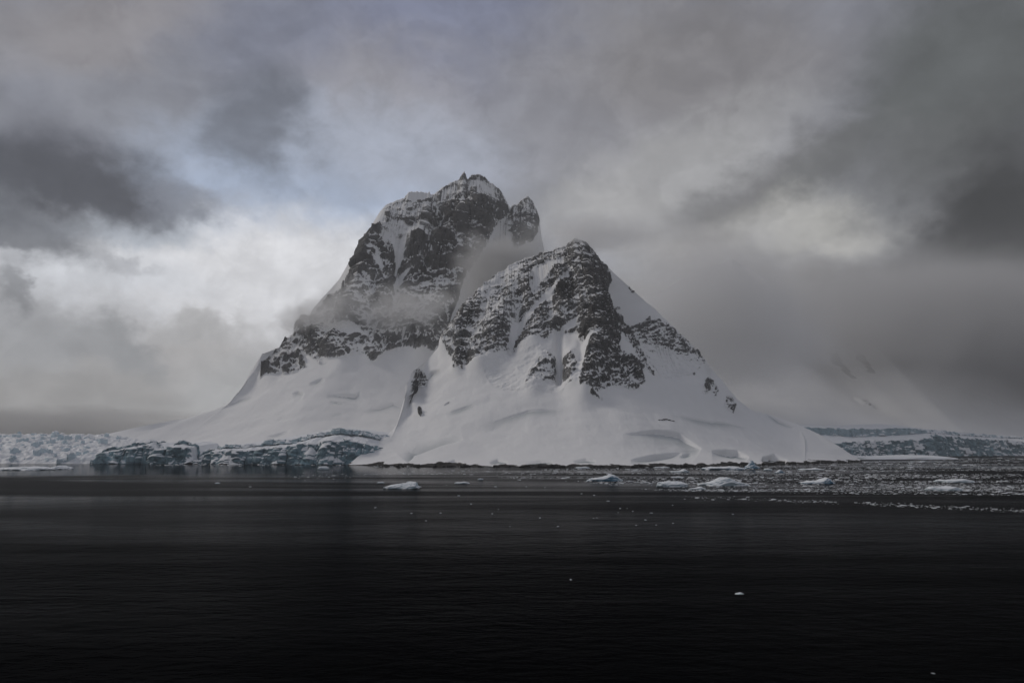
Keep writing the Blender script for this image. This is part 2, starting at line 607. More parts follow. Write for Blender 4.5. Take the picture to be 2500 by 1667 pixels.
ROCK_B = [
    ([(1085, 835), (1105, 765), (1145, 705), (1195, 668), (1291, 612), (1310, 700), (1262, 850), (1170, 892), (1110, 905)], 0.76),
    ([(1175, 895), (1260, 850), (1360, 850), (1425, 960), (1300, 965), (1200, 950)], 0.56),
    ([(1560, 790), (1620, 800), (1720, 884), (1700, 915), (1620, 900), (1580, 860)], 0.68),
    ([(1291, 632), (1347, 600), (1410, 580), (1437, 592), (1457, 620), (1484, 650), (1496, 686), (1493, 707), (1517, 742), (1547, 760), (1574, 778), (1583, 814),
      (1575, 824), (1580, 872), (1603, 923), (1588, 912), (1570, 893), (1575, 934), (1552, 951), (1481, 939), (1468, 954), (1455, 967), (1414, 967), (1417, 929),
      (1430, 893), (1440, 852), (1468, 826), (1427, 842), (1414, 834), (1405, 815), (1380, 815), (1363, 811), (1335, 832), (1259, 847), (1256, 826), (1287, 791),
      (1258, 787), (1273, 751), (1255, 728), (1258, 710), (1279, 686), (1285, 668)], 0.90),
    ([(1440, 640), (1484, 655), (1500, 710), (1545, 765), (1562, 800), (1530, 830), (1552, 890), (1572, 930), (1500, 940), (1455, 967), (1414, 967), (1425, 900), (1442, 855),
      (1470, 826), (1427, 842), (1413, 832), (1414, 770), (1425, 700)], 0.98),
    ([(1416, 800), (1428, 770), (1470, 750), (1490, 800), (1470, 826), (1428, 842), (1414, 834)], 1.08),
    ([(1272, 644), (1347, 600), (1404, 578), (1440, 600), (1425, 660), (1380, 690), (1300, 705), (1262, 715)], 0.92),
    ([(1340, 690), (1400, 680), (1412, 720), (1390, 750), (1350, 745)], 1.1),
    ([(1560, 775), (1588, 766), (1618, 784), (1666, 817), (1696, 856), (1723, 883), (1690, 872), (1650, 845), (1620, 825), (1590, 810)], 0.88),
    ([(1590, 830), (1640, 850), (1690, 880), (1665, 905), (1620, 890)], 0.62),
    ([(1213, 710), (1246, 704), (1249, 742), (1215, 745), (1195, 768), (1189, 764), (1198, 736)], 0.95),
    ([(1174, 787), (1200, 770), (1237, 763), (1215, 790), (1178, 808)], 0.88),
    ([(1155, 718), (1181, 733), (1172, 773), (1158, 792), (1134, 816), (1110, 800), (1085, 832), (1092, 800), (1110, 775), (1129, 745)], 0.95),
    ([(1176, 812), (1238, 792), (1243, 811), (1224, 844), (1200, 865), (1186, 884), (1167, 887), (1160, 851)], 0.86),
    ([(1129, 818), (1158, 821), (1150, 842), (1157, 875), (1129, 905), (1112, 898), (1115, 863), (1125, 844)], 0.95),
    ([(1300, 895), (1330, 878), (1357, 862), (1359, 900), (1350, 931), (1320, 940), (1282, 951), (1290, 915)], 0.84),
    ([(1371, 875), (1404, 868), (1412, 929), (1389, 951), (1373, 939)], 0.84),
    ([(1713, 967), (1720, 923), (1743, 921), (1755, 939), (1748, 977), (1732, 955)], 0.86),
    ([(1771, 967), (1790, 968), (1797, 985), (1791, 1008), (1769, 990)], 0.86),
    ([(1016, 902), (1036, 906), (1043, 923), (1041, 943), (1017, 946), (1010, 965), (1013, 980), (998, 996), (996, 960), (1000, 928)], 0.98),
    ([(1020, 1000), (1030, 998), (1032, 1008), (1027, 1016), (1021, 1010)], 0.98),
    ([(1082, 985), (1094, 976), (1098, 981), (1086, 988)], 0.9),
    ([(1519, 682), (1530, 684), (1553, 712), (1546, 714)], 0.95),
    ([(1513, 725), (1530, 727), (1534, 733), (1518, 733)], 0.95),
    ([(1440, 974), (1470, 974), (1470, 981), (1440, 981)], 0.9),
    ([(1205, 930), (1250, 925), (1290, 935), (1255, 948), (1205, 948)], 0.58),
    ([(1225, 885), (1262, 862), (1290, 868), (1250, 905)], 0.5),
    ([(1452, 620), (1484, 650), (1496, 700), (1560, 770), (1575, 830), (1580, 872), (1560, 860), (1520, 800), (1470, 720), (1440, 640)], 0.92),
    # snow fields inside the rock
    ([(1262, 806), (1300, 752), (1350, 706), (1400, 664), (1404, 670), (1356, 716), (1312, 760), (1270, 812)], 0.3),
    ([(1332, 836), (1360, 806), (1404, 782), (1410, 790), (1370, 816), (1345, 838)], 0.3),
    ([(1292, 706), (1330, 672), (1372, 640), (1378, 646), (1340, 680), (1300, 714)], 0.25),
    ([(1298, 668), (1350, 640), (1372, 648), (1330, 680), (1300, 700)], 0.35),
    ([(1352, 808), (1368, 812), (1374, 860), (1370, 950), (1360, 950), (1358, 880)], 0.0),
    ([(1408, 842), (1434, 846), (1436, 870), (1420, 905), (1412, 900)], 0.0),
    ([(1255, 790), (1285, 780), (1262, 815), (1250, 845), (1240, 840)], 0.0),
    ([(1520, 800), (1545, 835), (1565, 880), (1552, 872), (1520, 850), (1508, 845)], 0.35),
    ([(1414, 632), (1436, 640), (1446, 652), (1424, 650)], 0.3),
]
rock = mask_polys(P, ROCK_B, 8.0, 1.0) * front
# ribs (+) and gullies (-), metres towards the viewer
d = np.zeros(px.shape)
for line, h, wd in [([(1412, 600), (1445, 700), (1460, 790), (1445, 880), (1425, 960)], 20, 36),
                    ([(1590, 766), (1660, 815), (1720, 885)], 12, 22),
                    ([(1291, 640), (1240, 750), (1210, 820), (1170, 885)], 16, 30),
                    ([(1345, 620), (1370, 740), (1300, 840)], 14, 40),
                    ([(1160, 720), (1120, 800), (1085, 835)], 14, 24),
                    ([(1130, 818), (1115, 900)], 8, 16),
                    ([(1330, 890), (1300, 950)], 8, 24), ([(1392, 870), (1392, 950)], 7, 16),
                    ([(1364, 805), (1364, 860), (1366, 930)], -11, 10), ([(1422, 838), (1416, 890)], -8, 11),
                    ([(1265, 700), (1262, 790), (1248, 850)], -12, 15),
                    ([(1530, 700), (1580, 800), (1640, 880)], -22, 38),
                    ([(1500, 700), (1545, 760)], -10, 14),
                    ([(1350, 740), (1330, 830)], -9, 18),
                    ([(1000, 930), (1010, 985)], 8, 14)]:
    dist, _, al = line_dist(px, py, line)
    d += h * np.exp(-(dist / wd) ** 2)
# snow scarps: the sheet drops away below the line
ice = np.zeros(px.shape)  # grey tint under scarp lips: shore ice, and shade painted into the snow
for line, h, L in [([(1130, 1069), (1075, 1083), (1050, 1092), (1010, 1106), (993, 1126)], 9.0, 20),
                   ([(1520, 1061), (1600, 1052), (1660, 1062), (1690, 1082), (1712, 1097)], 5.5, 30),
                   ([(1738, 1101), (1775, 1099), (1800, 1102), (1828, 1118)], 7.5, 16),
                   ([(1860, 1128), (1866, 1116), (1890, 1110), (1917, 1122), (1920, 1130)], 7.0, 14),
                   ([(1540, 1124), (1590, 1112), (1620, 1107), (1665, 1102)], 6.0, 12),
                   ([(1660, 1110), (1690, 1103)], 2.0, 8),
                   ([(1955, 1055), (1963, 1080), (1966, 1120)], -2.0, 5),
                   ([(1872, 1010), (1900, 1030), (1940, 1045)], 3.5, 9),
                   ([(1090, 1128), (1110, 1121), (1130, 1130)], 2.2, 8), ([(1195, 1128), (1215, 1121), (1240, 1128)], 2.5, 9),
                   ([(1285, 1130), (1320, 1127), (1350, 1129)], 1.6, 8), ([(1400, 1128), (1430, 1123), (1455, 1127)], 2.0, 8),
                   ([(1036, 924), (1048, 904), (1072, 898)], 5.0, 12),
                   ([(1180, 1040), (1290, 1005), (1380, 1000)], 1.6, 14), ([(1090, 1010), (1160, 985)], 1.8, 10),
                   ([(1640, 1010), (1740, 1030), (1830, 1040)], 1.6, 14)]:
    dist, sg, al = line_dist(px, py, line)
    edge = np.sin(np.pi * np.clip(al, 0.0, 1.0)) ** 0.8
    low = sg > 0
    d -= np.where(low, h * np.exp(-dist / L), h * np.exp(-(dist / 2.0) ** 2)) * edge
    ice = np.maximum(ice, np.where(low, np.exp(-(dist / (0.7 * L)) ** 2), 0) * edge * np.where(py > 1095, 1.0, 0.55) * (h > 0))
N = grid_normals(P)
und = fbm(P, 160, 4, 0.5, seed=21) * 9 + (fbm(P, 40, 3, 0.5, seed=4) * 1.6 + fbm(P, 16, 4, 0.55, seed=6, sy=0.25, sx=0.9, sz=0.3) * 0.7) * np.clip(1 - rock, 0, 1)
tt = np.clip(np.linspace(0, 1, 470) * 4, 0, 1)
shore_fade = np.concatenate([tt, np.ones(40)])[:, None]
rf = np.concatenate([np.clip((1 - np.linspace(0, 1, 470)) * 7, 0.0, 1) ** 0.7, np.zeros(40)])[:, None]
P2 = P + N * ((d * 0.9 * rf + und * shore_fade * np.maximum(rf, 0.1)) * front)[..., None]
rk = np.clip((rock - 0.45) / 0.5, 0, 1.1)
xx = P[..., 0]
drop = np.where(xx < 110, 0.42 * (xx - 110), 0.02 * (xx - 110))      # beds climb towards the crest, then lie flat
mod = np.clip(0.5 + 1.3 * fbm(P, 70, 3, seed=8), 0, 1.3)
vz = (terrace(P2, P2[..., 2], 21, drop, 0.35, 2.0, 0.8) * 0.6 * mod + terrace(P2, P2[..., 2], 8, drop, 0.4, 4.0, 0.8) * 0.55 * np.clip(1.2 - mod, 0.2, 1)
      + terrace(P2, P2[..., 2], 3.6, drop, 0.45, 6.0, 0.6) * 0.55)
W1 = P + np.stack([fbm(P, 40, 3, seed=23), fbm(P, 40, 3, seed=25), fbm(P, 40, 3, seed=27)], -1) * 14
rough = fbm(W1, 46, 6, 0.56, ridged=True, seed=13, sy=0.6, sz=0.42) * 13 - 5.5 + fbm(P, 14, 4, 0.65, seed=17) * 4.6 + fbm(P, 5.0, 3, 0.6, seed=19) * 3.0
rock = rock * (1 + 0.14 * fbm(P, 26, 4, 0.6, seed=15) * (rock < 1.3))
wl = P2[..., 2] - (1.7 + 4.6 * fbm(P, 18, 4, 0.6, seed=33))
rock = np.maximum(rock, np.where((wl < 0) & (front > 0), 1.6, 0))
P2[..., 2] += vz * rk
P2 += N * (rough * rk * np.maximum(rf, 0.2))[..., None]
P2[..., 2] += np.where(P[..., 2] < 40, fbm(P, 9, 3, seed=30) * 0.3, 0)
bed = P[..., 2] - drop + 9.0 * fbm(P, 70, 3, seed=2.0)
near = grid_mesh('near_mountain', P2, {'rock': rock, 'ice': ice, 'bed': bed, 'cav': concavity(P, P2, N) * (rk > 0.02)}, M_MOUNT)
tag(near, 'dark layered rock pyramid above a smooth snow apron, right of the tall peak', None, None, 'structure')
NEAR_P, NEAR_PX = P2, project(P2)

# ---- far main massif
RA = [(150, 1085, 900), (250, 1062, 920), (380, 1031, 960), (440, 1021, 1000), (530, 995, 1080), (575, 975, 1130), (610, 950, 1170), (634, 926, 1210), (650, 900, 1240), (668, 868, 1280),
      (700, 845, 1310), (745, 790, 1370), (768, 752, 1400), (785, 730, 1420), (830, 682, 1480), (858, 632, 1510), (880, 602, 1530), (903, 578, 1550), (922, 560, 1560),
      (927, 538, 1570), (931, 515, 1580), (945, 500, 1590), (970, 491, 1600), (985, 484, 1610), (1000, 470, 1625), (1032, 471, 1640), (1060, 474, 1650), (1078, 462, 1660),
      (1100, 450, 1670), (1120, 440, 1680), (1126, 428, 1680), (1133, 420, 1680), (1137, 430, 1685), (1142, 440, 1690), (1150, 430, 1690), (1168, 427, 1690),
      (1185, 436, 1690), (1205, 452, 1690), (1222, 466, 1690), (1240, 497, 1690), (1246, 508, 1690), (1252, 503, 1685), (1264, 501, 1680), (1275, 490, 1680),
      (1288, 480, 1680), (1300, 492, 1680), (1308, 508, 1680), (1316, 530, 1685), (1322, 575, 1700), (1332, 628, 1720), (1350, 645, 1740), (1375, 652, 1750), (1400, 660, 1760),
      (1430, 675, 1770), (1460, 690, 1780), (1490, 715, 1790), (1530, 760, 1800), (1560, 860, 1800)]
BA = [(150, 800, 2), (380, 780, 8), (600, 760, 14), (900, 780, 14), (1000, 850, 14), (1300, 1000, 14), (1700, 1100, 10)]


def pow_a(X):
    return 1.75 + 0.35 * sstep(-350, -100, X)


def jag_a(X):
    q = np.stack([X, X * 0, X * 0], -1)
    on = sstep(-330, -270, X) * (1 - sstep(70, 90, X))
    return on * (fbm(q, 17, 4, 0.7, ridged=True, seed=101) * 9.0 - 3.0)


P = loft(RA, BA, 900, 430, pow_a, 320, 40, ysm=45, jag=jag_a)
px, py = project(P)
front = (np.arange(P.shape[0])[:, None] < 430) * np.ones((1, P.shape[1]))
ROCK_A = [
    ([(934, 518), (960, 497), (985, 488), (1000, 476), (1060, 476), (1125, 420), (1190, 424), (1220, 460), (1240, 500), (1245, 515), (1215, 545), (1190, 590), (1165, 640), (1130, 693),
      (1100, 783), (1107, 806), (1059, 857), (1008, 872), (977, 860), (952, 855), (940, 850), (921, 872), (906, 888), (880, 865), (855, 867), (830, 883), (789, 877), (776, 865),
      (770, 850), (782, 888), (743, 862), (752, 900), (725, 916), (692, 918), (702, 903), (676, 921), (640, 935), (645, 900), (662, 868), (700, 842), (745, 788), (768, 778),
      (812, 716), (852, 688), (870, 658), (891, 630), (903, 589), (942, 550), (939, 522)], 0.92),
    ([(1030, 500), (1080, 470), (1150, 480), (1200, 520), (1175, 580), (1110, 610), (1060, 590), (1030, 560)], 1.02),
    ([(890, 640), (905, 600), (970, 590), (1060, 590), (1120, 615), (1130, 660), (1060, 700), (980, 680), (930, 680), (880, 690)], 1.04),
    ([(1234, 530), (1249, 500), (1264, 495), (1288, 472), (1305, 495), (1318, 531), (1315, 561), (1297, 590), (1250, 605), (1249, 567)], 0.84),
    ([(1215, 560), (1245, 560), (1235, 600), (1200, 640), (1190, 610)], 0.5),
    ([(934, 560), (975, 535), (1000, 560), (1040, 560), (1060, 585), (1040, 600), (1000, 596), (985, 630), (975, 650), (968, 600), (930, 592)], 0.62),
    ([(915, 640), (922, 622), (941, 655), (932, 658)], 0.25),
    ([(936, 520), (985, 494), (1040, 500), (1110, 445), (1200, 440), (1230, 490), (1180, 500), (1140, 480), (1080, 500), (1040, 540), (980, 540), (945, 550)], 0.80),
    ([(985, 482), (1000, 470), (1055, 474), (1050, 486), (1010, 496)], 0.2),
    ([(975, 664), (1000, 655), (1015, 658), (990, 672), (975, 690), (965, 710), (955, 700)], 0.5),
    ([(690, 840), (760, 800), (860, 790), (900, 820), (840, 850), (740, 850)], 0.62),
    ([(640, 930), (645, 880), (745, 785), (900, 830), (960, 850), (925, 872), (906, 888), (880, 866), (855, 868), (830, 884), (790, 878), (780, 888), (745, 866), (735, 900), (705, 904), (676, 921)], 0.90),
    ([(953, 560), (972, 590), (975, 640), (970, 660), (962, 610)], 0.2),
    ([(640, 740), (700, 700), (800, 600), (890, 580), (925, 530), (930, 560), (900, 596), (855, 660), (800, 730), (740, 800)], 0.35),
]
rock = mask_polys(P, ROCK_A, 7.0, 5.0) * front
d = np.zeros(px.shape)
for line, h, wd in [([(1135, 435), (1160, 500), (1110, 565), (1075, 590)], 22, 24),
                    ([(1060, 480), (1035, 560), (1000, 610)], 18, 22),
                    ([(940, 520), (905, 600), (880, 680), (850, 760)], 24, 24),
                    ([(1015, 600), (1070, 640), (1120, 650)], 20, 34),
                    ([(1180, 500), (1195, 560), (1130, 660), (1080, 740), (1010, 850)], 20, 30),
                    ([(1290, 480), (1280, 560)], 10, 22),
                    ([(978, 590), (975, 680), (958, 760)], -18, 12),
                    ([(1110, 570), (1150, 540)], -8, 10), ([(1030, 565), (1085, 602), (1130, 612)], 10, 9),
                    ([(1070, 520), (1060, 570)], -14, 18),
                    ([(1225, 540), (1215, 600), (1180, 680), (1130, 800)], -20, 36),
                    ([(1246, 512), (1240, 560)], -5, 9),
                    ([(690, 850), (650, 920)], 14, 22), ([(740, 800), (800, 850), (830, 880)], 10, 24),
                    ([(905, 870), (890, 850)], 8, 18), ([(960, 760), (1010, 860)], 12, 22)]:
    dist, _, al = line_dist(px, py, line)
    d += h * np.exp(-(dist / wd) ** 2)
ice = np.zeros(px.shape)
for line, h, L in [([(713, 959), (728, 955), (742, 960)], 5.0, 9), ([(798, 963), (850, 960), (870, 962), (880, 955)], 6.0, 10),
                   ([(805, 975), (840, 982)], 2.0, 6), ([(650, 1062), (706, 1046)], 3.0, 8),
                   ([(755, 937), (790, 923)], 4.0, 10), ([(890, 1000), (960, 985), (985, 995)], 2.5, 9), ([(560, 985), (620, 965)], 2.0, 7), ([(780, 889), (800, 886)], 1.5, 5), ([(810, 1011), (838, 1006)], 1.2, 4)]:
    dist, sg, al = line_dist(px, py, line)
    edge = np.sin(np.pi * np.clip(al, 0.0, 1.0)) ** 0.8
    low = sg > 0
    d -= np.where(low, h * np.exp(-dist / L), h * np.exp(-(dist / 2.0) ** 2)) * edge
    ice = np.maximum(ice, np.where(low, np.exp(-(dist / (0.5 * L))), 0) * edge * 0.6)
N = grid_normals(P)
und = fbm(P, 220, 4, 0.5, seed=41) * 12 + (fbm(P, 50, 3, 0.5, seed=44) * 2.0 + fbm(P, 20, 4, 0.55, seed=46, sy=0.25, sz=0.3) * 0.9) * np.clip(1 - rock, 0, 1)
shore_fade = np.concatenate([np.clip(np.linspace(0, 1, 430) * 4, 0, 1) * np.clip((1 - np.linspace(0, 1, 430)) * 9, 0.12, 1), np.ones(40) * 0.1])[:, None]
rk = np.clip((rock - 0.45) / 0.5, 0, 1.1)
rf = np.concatenate([np.clip((1 - np.linspace(0, 1, 430)) * 9, 0.0, 1) ** 0.7, np.zeros(40)])[:, None]
P2 = P + N * (d * 0.9 * rf + und * shore_fade)[..., None]
flute = fbm(P, 16, 4, 0.6, ridged=True, seed=51, sx=1.0, sy=0.35, sz=0.22)
rimew = sstep(600, 520, py) * 0.7 + 0.3
W1 = P + np.stack([fbm(P, 60, 3, seed=63), fbm(P, 60, 3, seed=65), fbm(P, 60, 3, seed=67)], -1) * 22
rough = (fbm(W1, 72, 6, 0.58, ridged=True, seed=53, sy=0.6, sz=0.45) * 24 - 9.0 + fbm(P, 22, 4, 0.62, seed=57) * 8.0 + flute * 11 * rimew + fbm(P, 7.5, 3, 0.65, seed=59) * 4.4)
rock = rock * (1 + 0.26 * fbm(P, 40, 4, 0.6, seed=55))
ridge_fade = np.concatenate([np.clip((1 - np.linspace(0, 1, 430)) * 12, 0.25, 1), np.ones(40) * 0.2])[:, None]
P2 += N * (rough * rk * ridge_fade)[..., None]
drop = 0.3 * P[..., 0]
mod = np.clip(0.35 + 1.6 * fbm(P, 110, 3, seed=68), 0, 1.2)
vz = terrace(P2, P2[..., 2], 44, drop, 0.3, 62.0, 0.9) * 0.5 * mod + terrace(P2, P2[..., 2], 9, drop, 0.4, 64.0, 0.9) * 0.4
P2[..., 2] += vz * rk * ridge_fade
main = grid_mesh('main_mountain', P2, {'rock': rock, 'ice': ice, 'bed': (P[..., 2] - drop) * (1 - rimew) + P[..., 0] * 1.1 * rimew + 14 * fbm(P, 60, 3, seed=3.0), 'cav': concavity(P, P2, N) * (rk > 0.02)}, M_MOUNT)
tag(main, 'tall rime crusted rock peak with a dark fluted wall and long left snow slope', None, None, 'structure')

# ---- slopes and peak behind the fog on the right
RC = [(1380, 740, 2900), (1600, 720, 2600), (1690, 668, 2900), (1740, 650, 3000), (1785, 632, 3000), (1815, 648, 3000), (1850, 672, 2900), (1930, 750, 2650), (2010, 815, 2500),
      (2060, 845, 2330), (2100, 845, 2320), (2140, 862, 2330), (2250, 855, 2380), (2400, 840, 2450), (2560, 830, 2500), (2750, 830, 2550)]
BC = [(1380, 1500, 5), (1900, 1500, 20), (2100, 1560, 30), (2500, 1780, 30), (2750, 1900, 30)]
P = loft(RC, BC, 420, 220, 1.3, 500, 20, ysm=8)
px, py = project(P)
ROCK_C = [([(2027, 864), (2050, 860), (2058, 886), (2075, 899), (2078, 912), (2094, 927), (2088, 931), (2059, 908), (2053, 896), (2031, 889)], 1.2),
          ([(2085, 872), (2100, 862), (2112, 868), (2126, 889), (2140, 912), (2120, 910), (2112, 890), (2095, 880)], 1.2),
          ([(2088, 970), (2104, 973), (2123, 986), (2134, 999), (2110, 993)], 0.8),
          ([(1770, 640), (1790, 632), (1830, 660), (1800, 668)], 0.5),
          ([(1760, 830), (1800, 825), (1815, 840), (1780, 850)], 0.9)]
rock = mask_polys(P, ROCK_C, 5.0, 7.0)
N = grid_normals(P)
rk = np.clip(rock, 0, 1)
P2 = P + N * (fbm(P, 260, 4, seed=71) * 14 + (fbm(P, 50, 5, 0.55, ridged=True, seed=73) * 16 + fbm(P, 14, 3, 0.6, seed=75) * 6) * rk)[..., None]
ice = np.zeros(px.shape)
back = grid_mesh('misty_mountain', P2, {'rock': rock, 'ice': ice, 'bed': P[..., 2], 'cav': concavity(P, P2, N) * (rk > 0.02)}, M_MOUNT)
tag(back, 'pale snow slopes with two small rock outcrops, half lost in fog on the right', None, None, 'structure')

# ------------------------------------------------------------------ glacier fronts (ice cliffs with benches)
def ice_front(name, spec, ncol, mat, label, seed, ext):
    """spec: (px, Y, [z heights of: cliff top, bench end, second cliff top, end], [setbacks])"""
    xs = []
    for (px_, Y, zs, sb) in spec:
        xs.append([(px_ - W0 / 2) / FPX * Y * CP, Y] + list(zs) + list(sb))
    A = np.array(xs)
    X = np.linspace(A[0, 0], A[-1, 0], ncol)
    f = [np.interp(X, A[:, 0], A[:, i]) for i in range(1, A.shape[1])]
    jit = fbm(np.stack([X, X * 0, X * 0], -1), 26, 4, 0.6, seed=seed)
    jit2 = fbm(np.stack([X, X * 0 + 50, X * 0], -1), 9, 3, 0.6, seed=seed)
    Y = f[0] + jit * 16 + jit2 * 4
    z1 = np.maximum(f[1] * (1 + 0.22 * jit2 + 0.15 * jit), 0.5)
    z2 = np.maximum(f[2], z1 * 1.02)
    z3 = np.maximum(f[3] * (1 + 0.06 * jit2), z2)
    z4 = np.maximum(f[4], z3)
    s1, s2, s3, s4 = f[5], f[6], f[7], f[8]
    rows, zone = [], []

    def seg(y0, z0, y1, z1_, n, icev, p=1.0):
        for k in range(n):
            t = k / n
            rows.append(np.stack([X, y0 + (y1 - y0) * t ** p, z0 + (z1_ - z0) * t], -1))
            zone.append(np.full(ncol, icev))
    seg(Y, X * 0 - 1.5, Y + s1, z1, 34, 1.0)
    seg(Y + s1, z1, Y + s1 + s2, z2, 22, 0.25)
    seg(Y + s1 + s2, z2, Y + s1 + s2 + s3, z3, 26, 1.0)
    seg(Y + s1 + s2 + s3, z3, Y + s1 + s2 + s3 + s4, z4, 20, 0.0, 1.2)
    seg(Y + s1 + s2 + s3 + s4, z4, Y + s1 + s2 + s3 + s4 + ext, z4 - 18, 8, 0.0)
    P = np.stack(rows); ic = np.stack(zone)
    N = grid_normals(P)
    rough = fbm(P, 26, 4, 0.55, ridged=True, seed=seed + 2) * 5.5 + fbm(P, 10, 4, 0.6, ridged=True, seed=seed + 4, sz=0.3) * 2.6
    P = P + N * (rough * (0.25 + 0.75 * ic) * np.clip((z4 - 1) / 8, 0.05, 1)[None, :])[..., None]
    root = bpy.data.objects.new(name, None)
    scene.collection.objects.link(root)
    root.location = (float(X.mean()), float(Y.mean()), 0)
    for nm, r0, r1 in (('lower_ice_cliff', 0, 35), ('snow_bench', 34, 57), ('upper_ice_cliff', 56, 83), ('snow_top', 82, P.shape[0])):
        o = grid_mesh(nm, P[r0:r1] - np.array(root.location), {'ice': ic[r0:r1]}, M_ICE_UP if nm == 'upper_ice_cliff' else mat)
        o.parent = root
    return root, X


def zc(py_, Y):
    return float(at(1250, py_, Y)[2])


L = lambda px_, Y, tops, sb: (px_, Y, [zc(p, Y + o) for p, o in zip(tops, np.cumsum(sb))], sb)
gl, _ = ice_front('glacier', [
    L(476, 690, (1131, 1129, 1127, 1120), (2, 10, 3, 40)),
    L(492, 688, (1116, 1112, 1108, 1096), (4, 10, 3, 60)),
    L(520, 684, (1104, 1102, 1098, 1085), (5, 12, 3, 60)),
    L(600, 676, (1103, 1095, 1086, 1075), (6, 18, 4, 60)),
    L(650, 670, (1098, 1091, 1078, 1066), (7, 22, 4, 60)),
    L(700, 666, (1094, 1086, 1074, 1058), (8, 26, 4, 55)),
    L(745, 662, (1086, 1072, 1062, 1050), (10, 28, 4, 50)),
    L(790, 660, (1080, 1066, 1053, 1047), (10, 30, 4, 50)),
    L(840, 662, (1082, 1068, 1055, 1050), (10, 30, 4, 50)),
    L(880, 668, (1088, 1074, 1060, 1055), (10, 30, 4, 50)),
    L(930, 690, (1092, 1080, 1066, 1060), (10, 30, 4, 50)),
    L(980, 730, (1100, 1090, 1080, 1070), (10, 30, 4, 50))], 420, M_ICE_L, '', 81.0, 60)
tag(gl, 'broken two-tiered grey-blue ice cliff at the water below the left snow slope', 'glacier', 'glacier fronts')
gl2, _ = ice_front('glacier', [
    L(222, 700, (1128, 1126, 1124, 1116), (2, 8, 3, 40)),
    L(238, 700, (1112, 1110, 1108, 1098), (4, 8, 3, 40)),
    L(262, 700, (1106, 1104, 1102, 1092), (4, 8, 3, 50)),
    L(320, 698, (1098, 1097, 1095, 1086), (4, 8, 3, 50)),
    L(352, 698, (1090, 1088, 1086, 1080), (5, 8, 3, 50)),
    L(375, 696, (1100, 1098, 1096, 1084), (5, 10, 3, 50)),
    L(400, 696, (1096, 1094, 1092, 1082), (4, 8, 3, 50)),
    L(440, 695, (1092, 1090, 1088, 1080), (4, 8, 3, 50)),
    L(464, 693, (1096, 1094, 1092, 1084), (4, 8, 3, 50)),
    L(472, 692, (1126, 1124, 1120, 1110), (3, 8, 3, 50)),
    L(480, 692, (1132, 1130, 1128, 1116), (2, 8, 3, 50))], 240, M_ICE_L, '', 84.0, 60)
tag(gl2, 'short dark ice cliff with a pale green scoop, between icefall and larger cliff', 'glacier', 'glacier fronts')
gr, _ = ice_front('glacier', [
    L(1860, 1300, (1100, 1060, 1030, 1005), (20, 60, 10, 120)),
    L(1960, 1330, (1100, 1060, 1040, 1022), (20, 60, 10, 120)),
    L(2030, 1360, (1085, 1062, 1046, 1036), (20, 60, 8, 110)),
    L(2120, 1390, (1078, 1068, 1047, 1040), (14, 50, 6, 110)),
    L(2200, 1400, (1074, 1066, 1047, 1038), (12, 45, 6, 110)),
    L(2260, 1400, (1072, 1062, 1046, 1036), (12, 45, 6, 110)),
    L(2300, 1400, (1064, 1060, 1050, 1038), (14, 45, 8, 110)),
    L(2350, 1420, (1068, 1062, 1054, 1044), (14, 45, 8, 110)),
    L(2420, 1460, (1072, 1068, 1060, 1052), (14, 45, 8, 110)),
    L(2500, 1520, (1078, 1072, 1066, 1060), (14, 45, 8, 110)),
    L(2640, 1640, (1082, 1078, 1074, 1068), (14, 45, 8, 110))], 520, M_ICE_R, '', 87.0, 200)
tag(gr, 'long dark blue-grey ice cliff beyond the pyramid at the right', 'glacier', 'glacier fronts')

# icefall at the far left: a rough ramp carrying separate ice towers
RI = [(-420, 1060, 880), (-200, 1066, 870), (0, 1068, 860), (150, 1066, 850), (250, 1068, 840), (330, 1078, 830), (400, 1085, 820)]
BI = [(-420, 720, -3), (0, 712, -3), (200, 706, -3), (260, 712, -3), (400, 740, -3)]
P = loft(RI, BI, 260, 90, 0.75, 120, 10, ysm=6)
N = grid_normals(P)
P = P + N * (fbm(P, 13, 5, 0.65, ridged=True, seed=91) * 6.0 + fbm(P, 4, 3, 0.6, seed=93) * 3.2)[..., None] * np.clip(np.arange(P.shape[0]) / 8.0, 0.05, 1)[:, None, None]
icf = 0.75 + 0.4 * fbm(P, 15, 3, seed=95)
icefall = grid_mesh('icefall', P, {'ice': np.clip(icf, 0, 1)}, M_ICE_FALL)
tag(icefall, 'jumbled pale blue icefall of broken ice towers reaching the water, far left', 'icefall', 'glacier fronts')


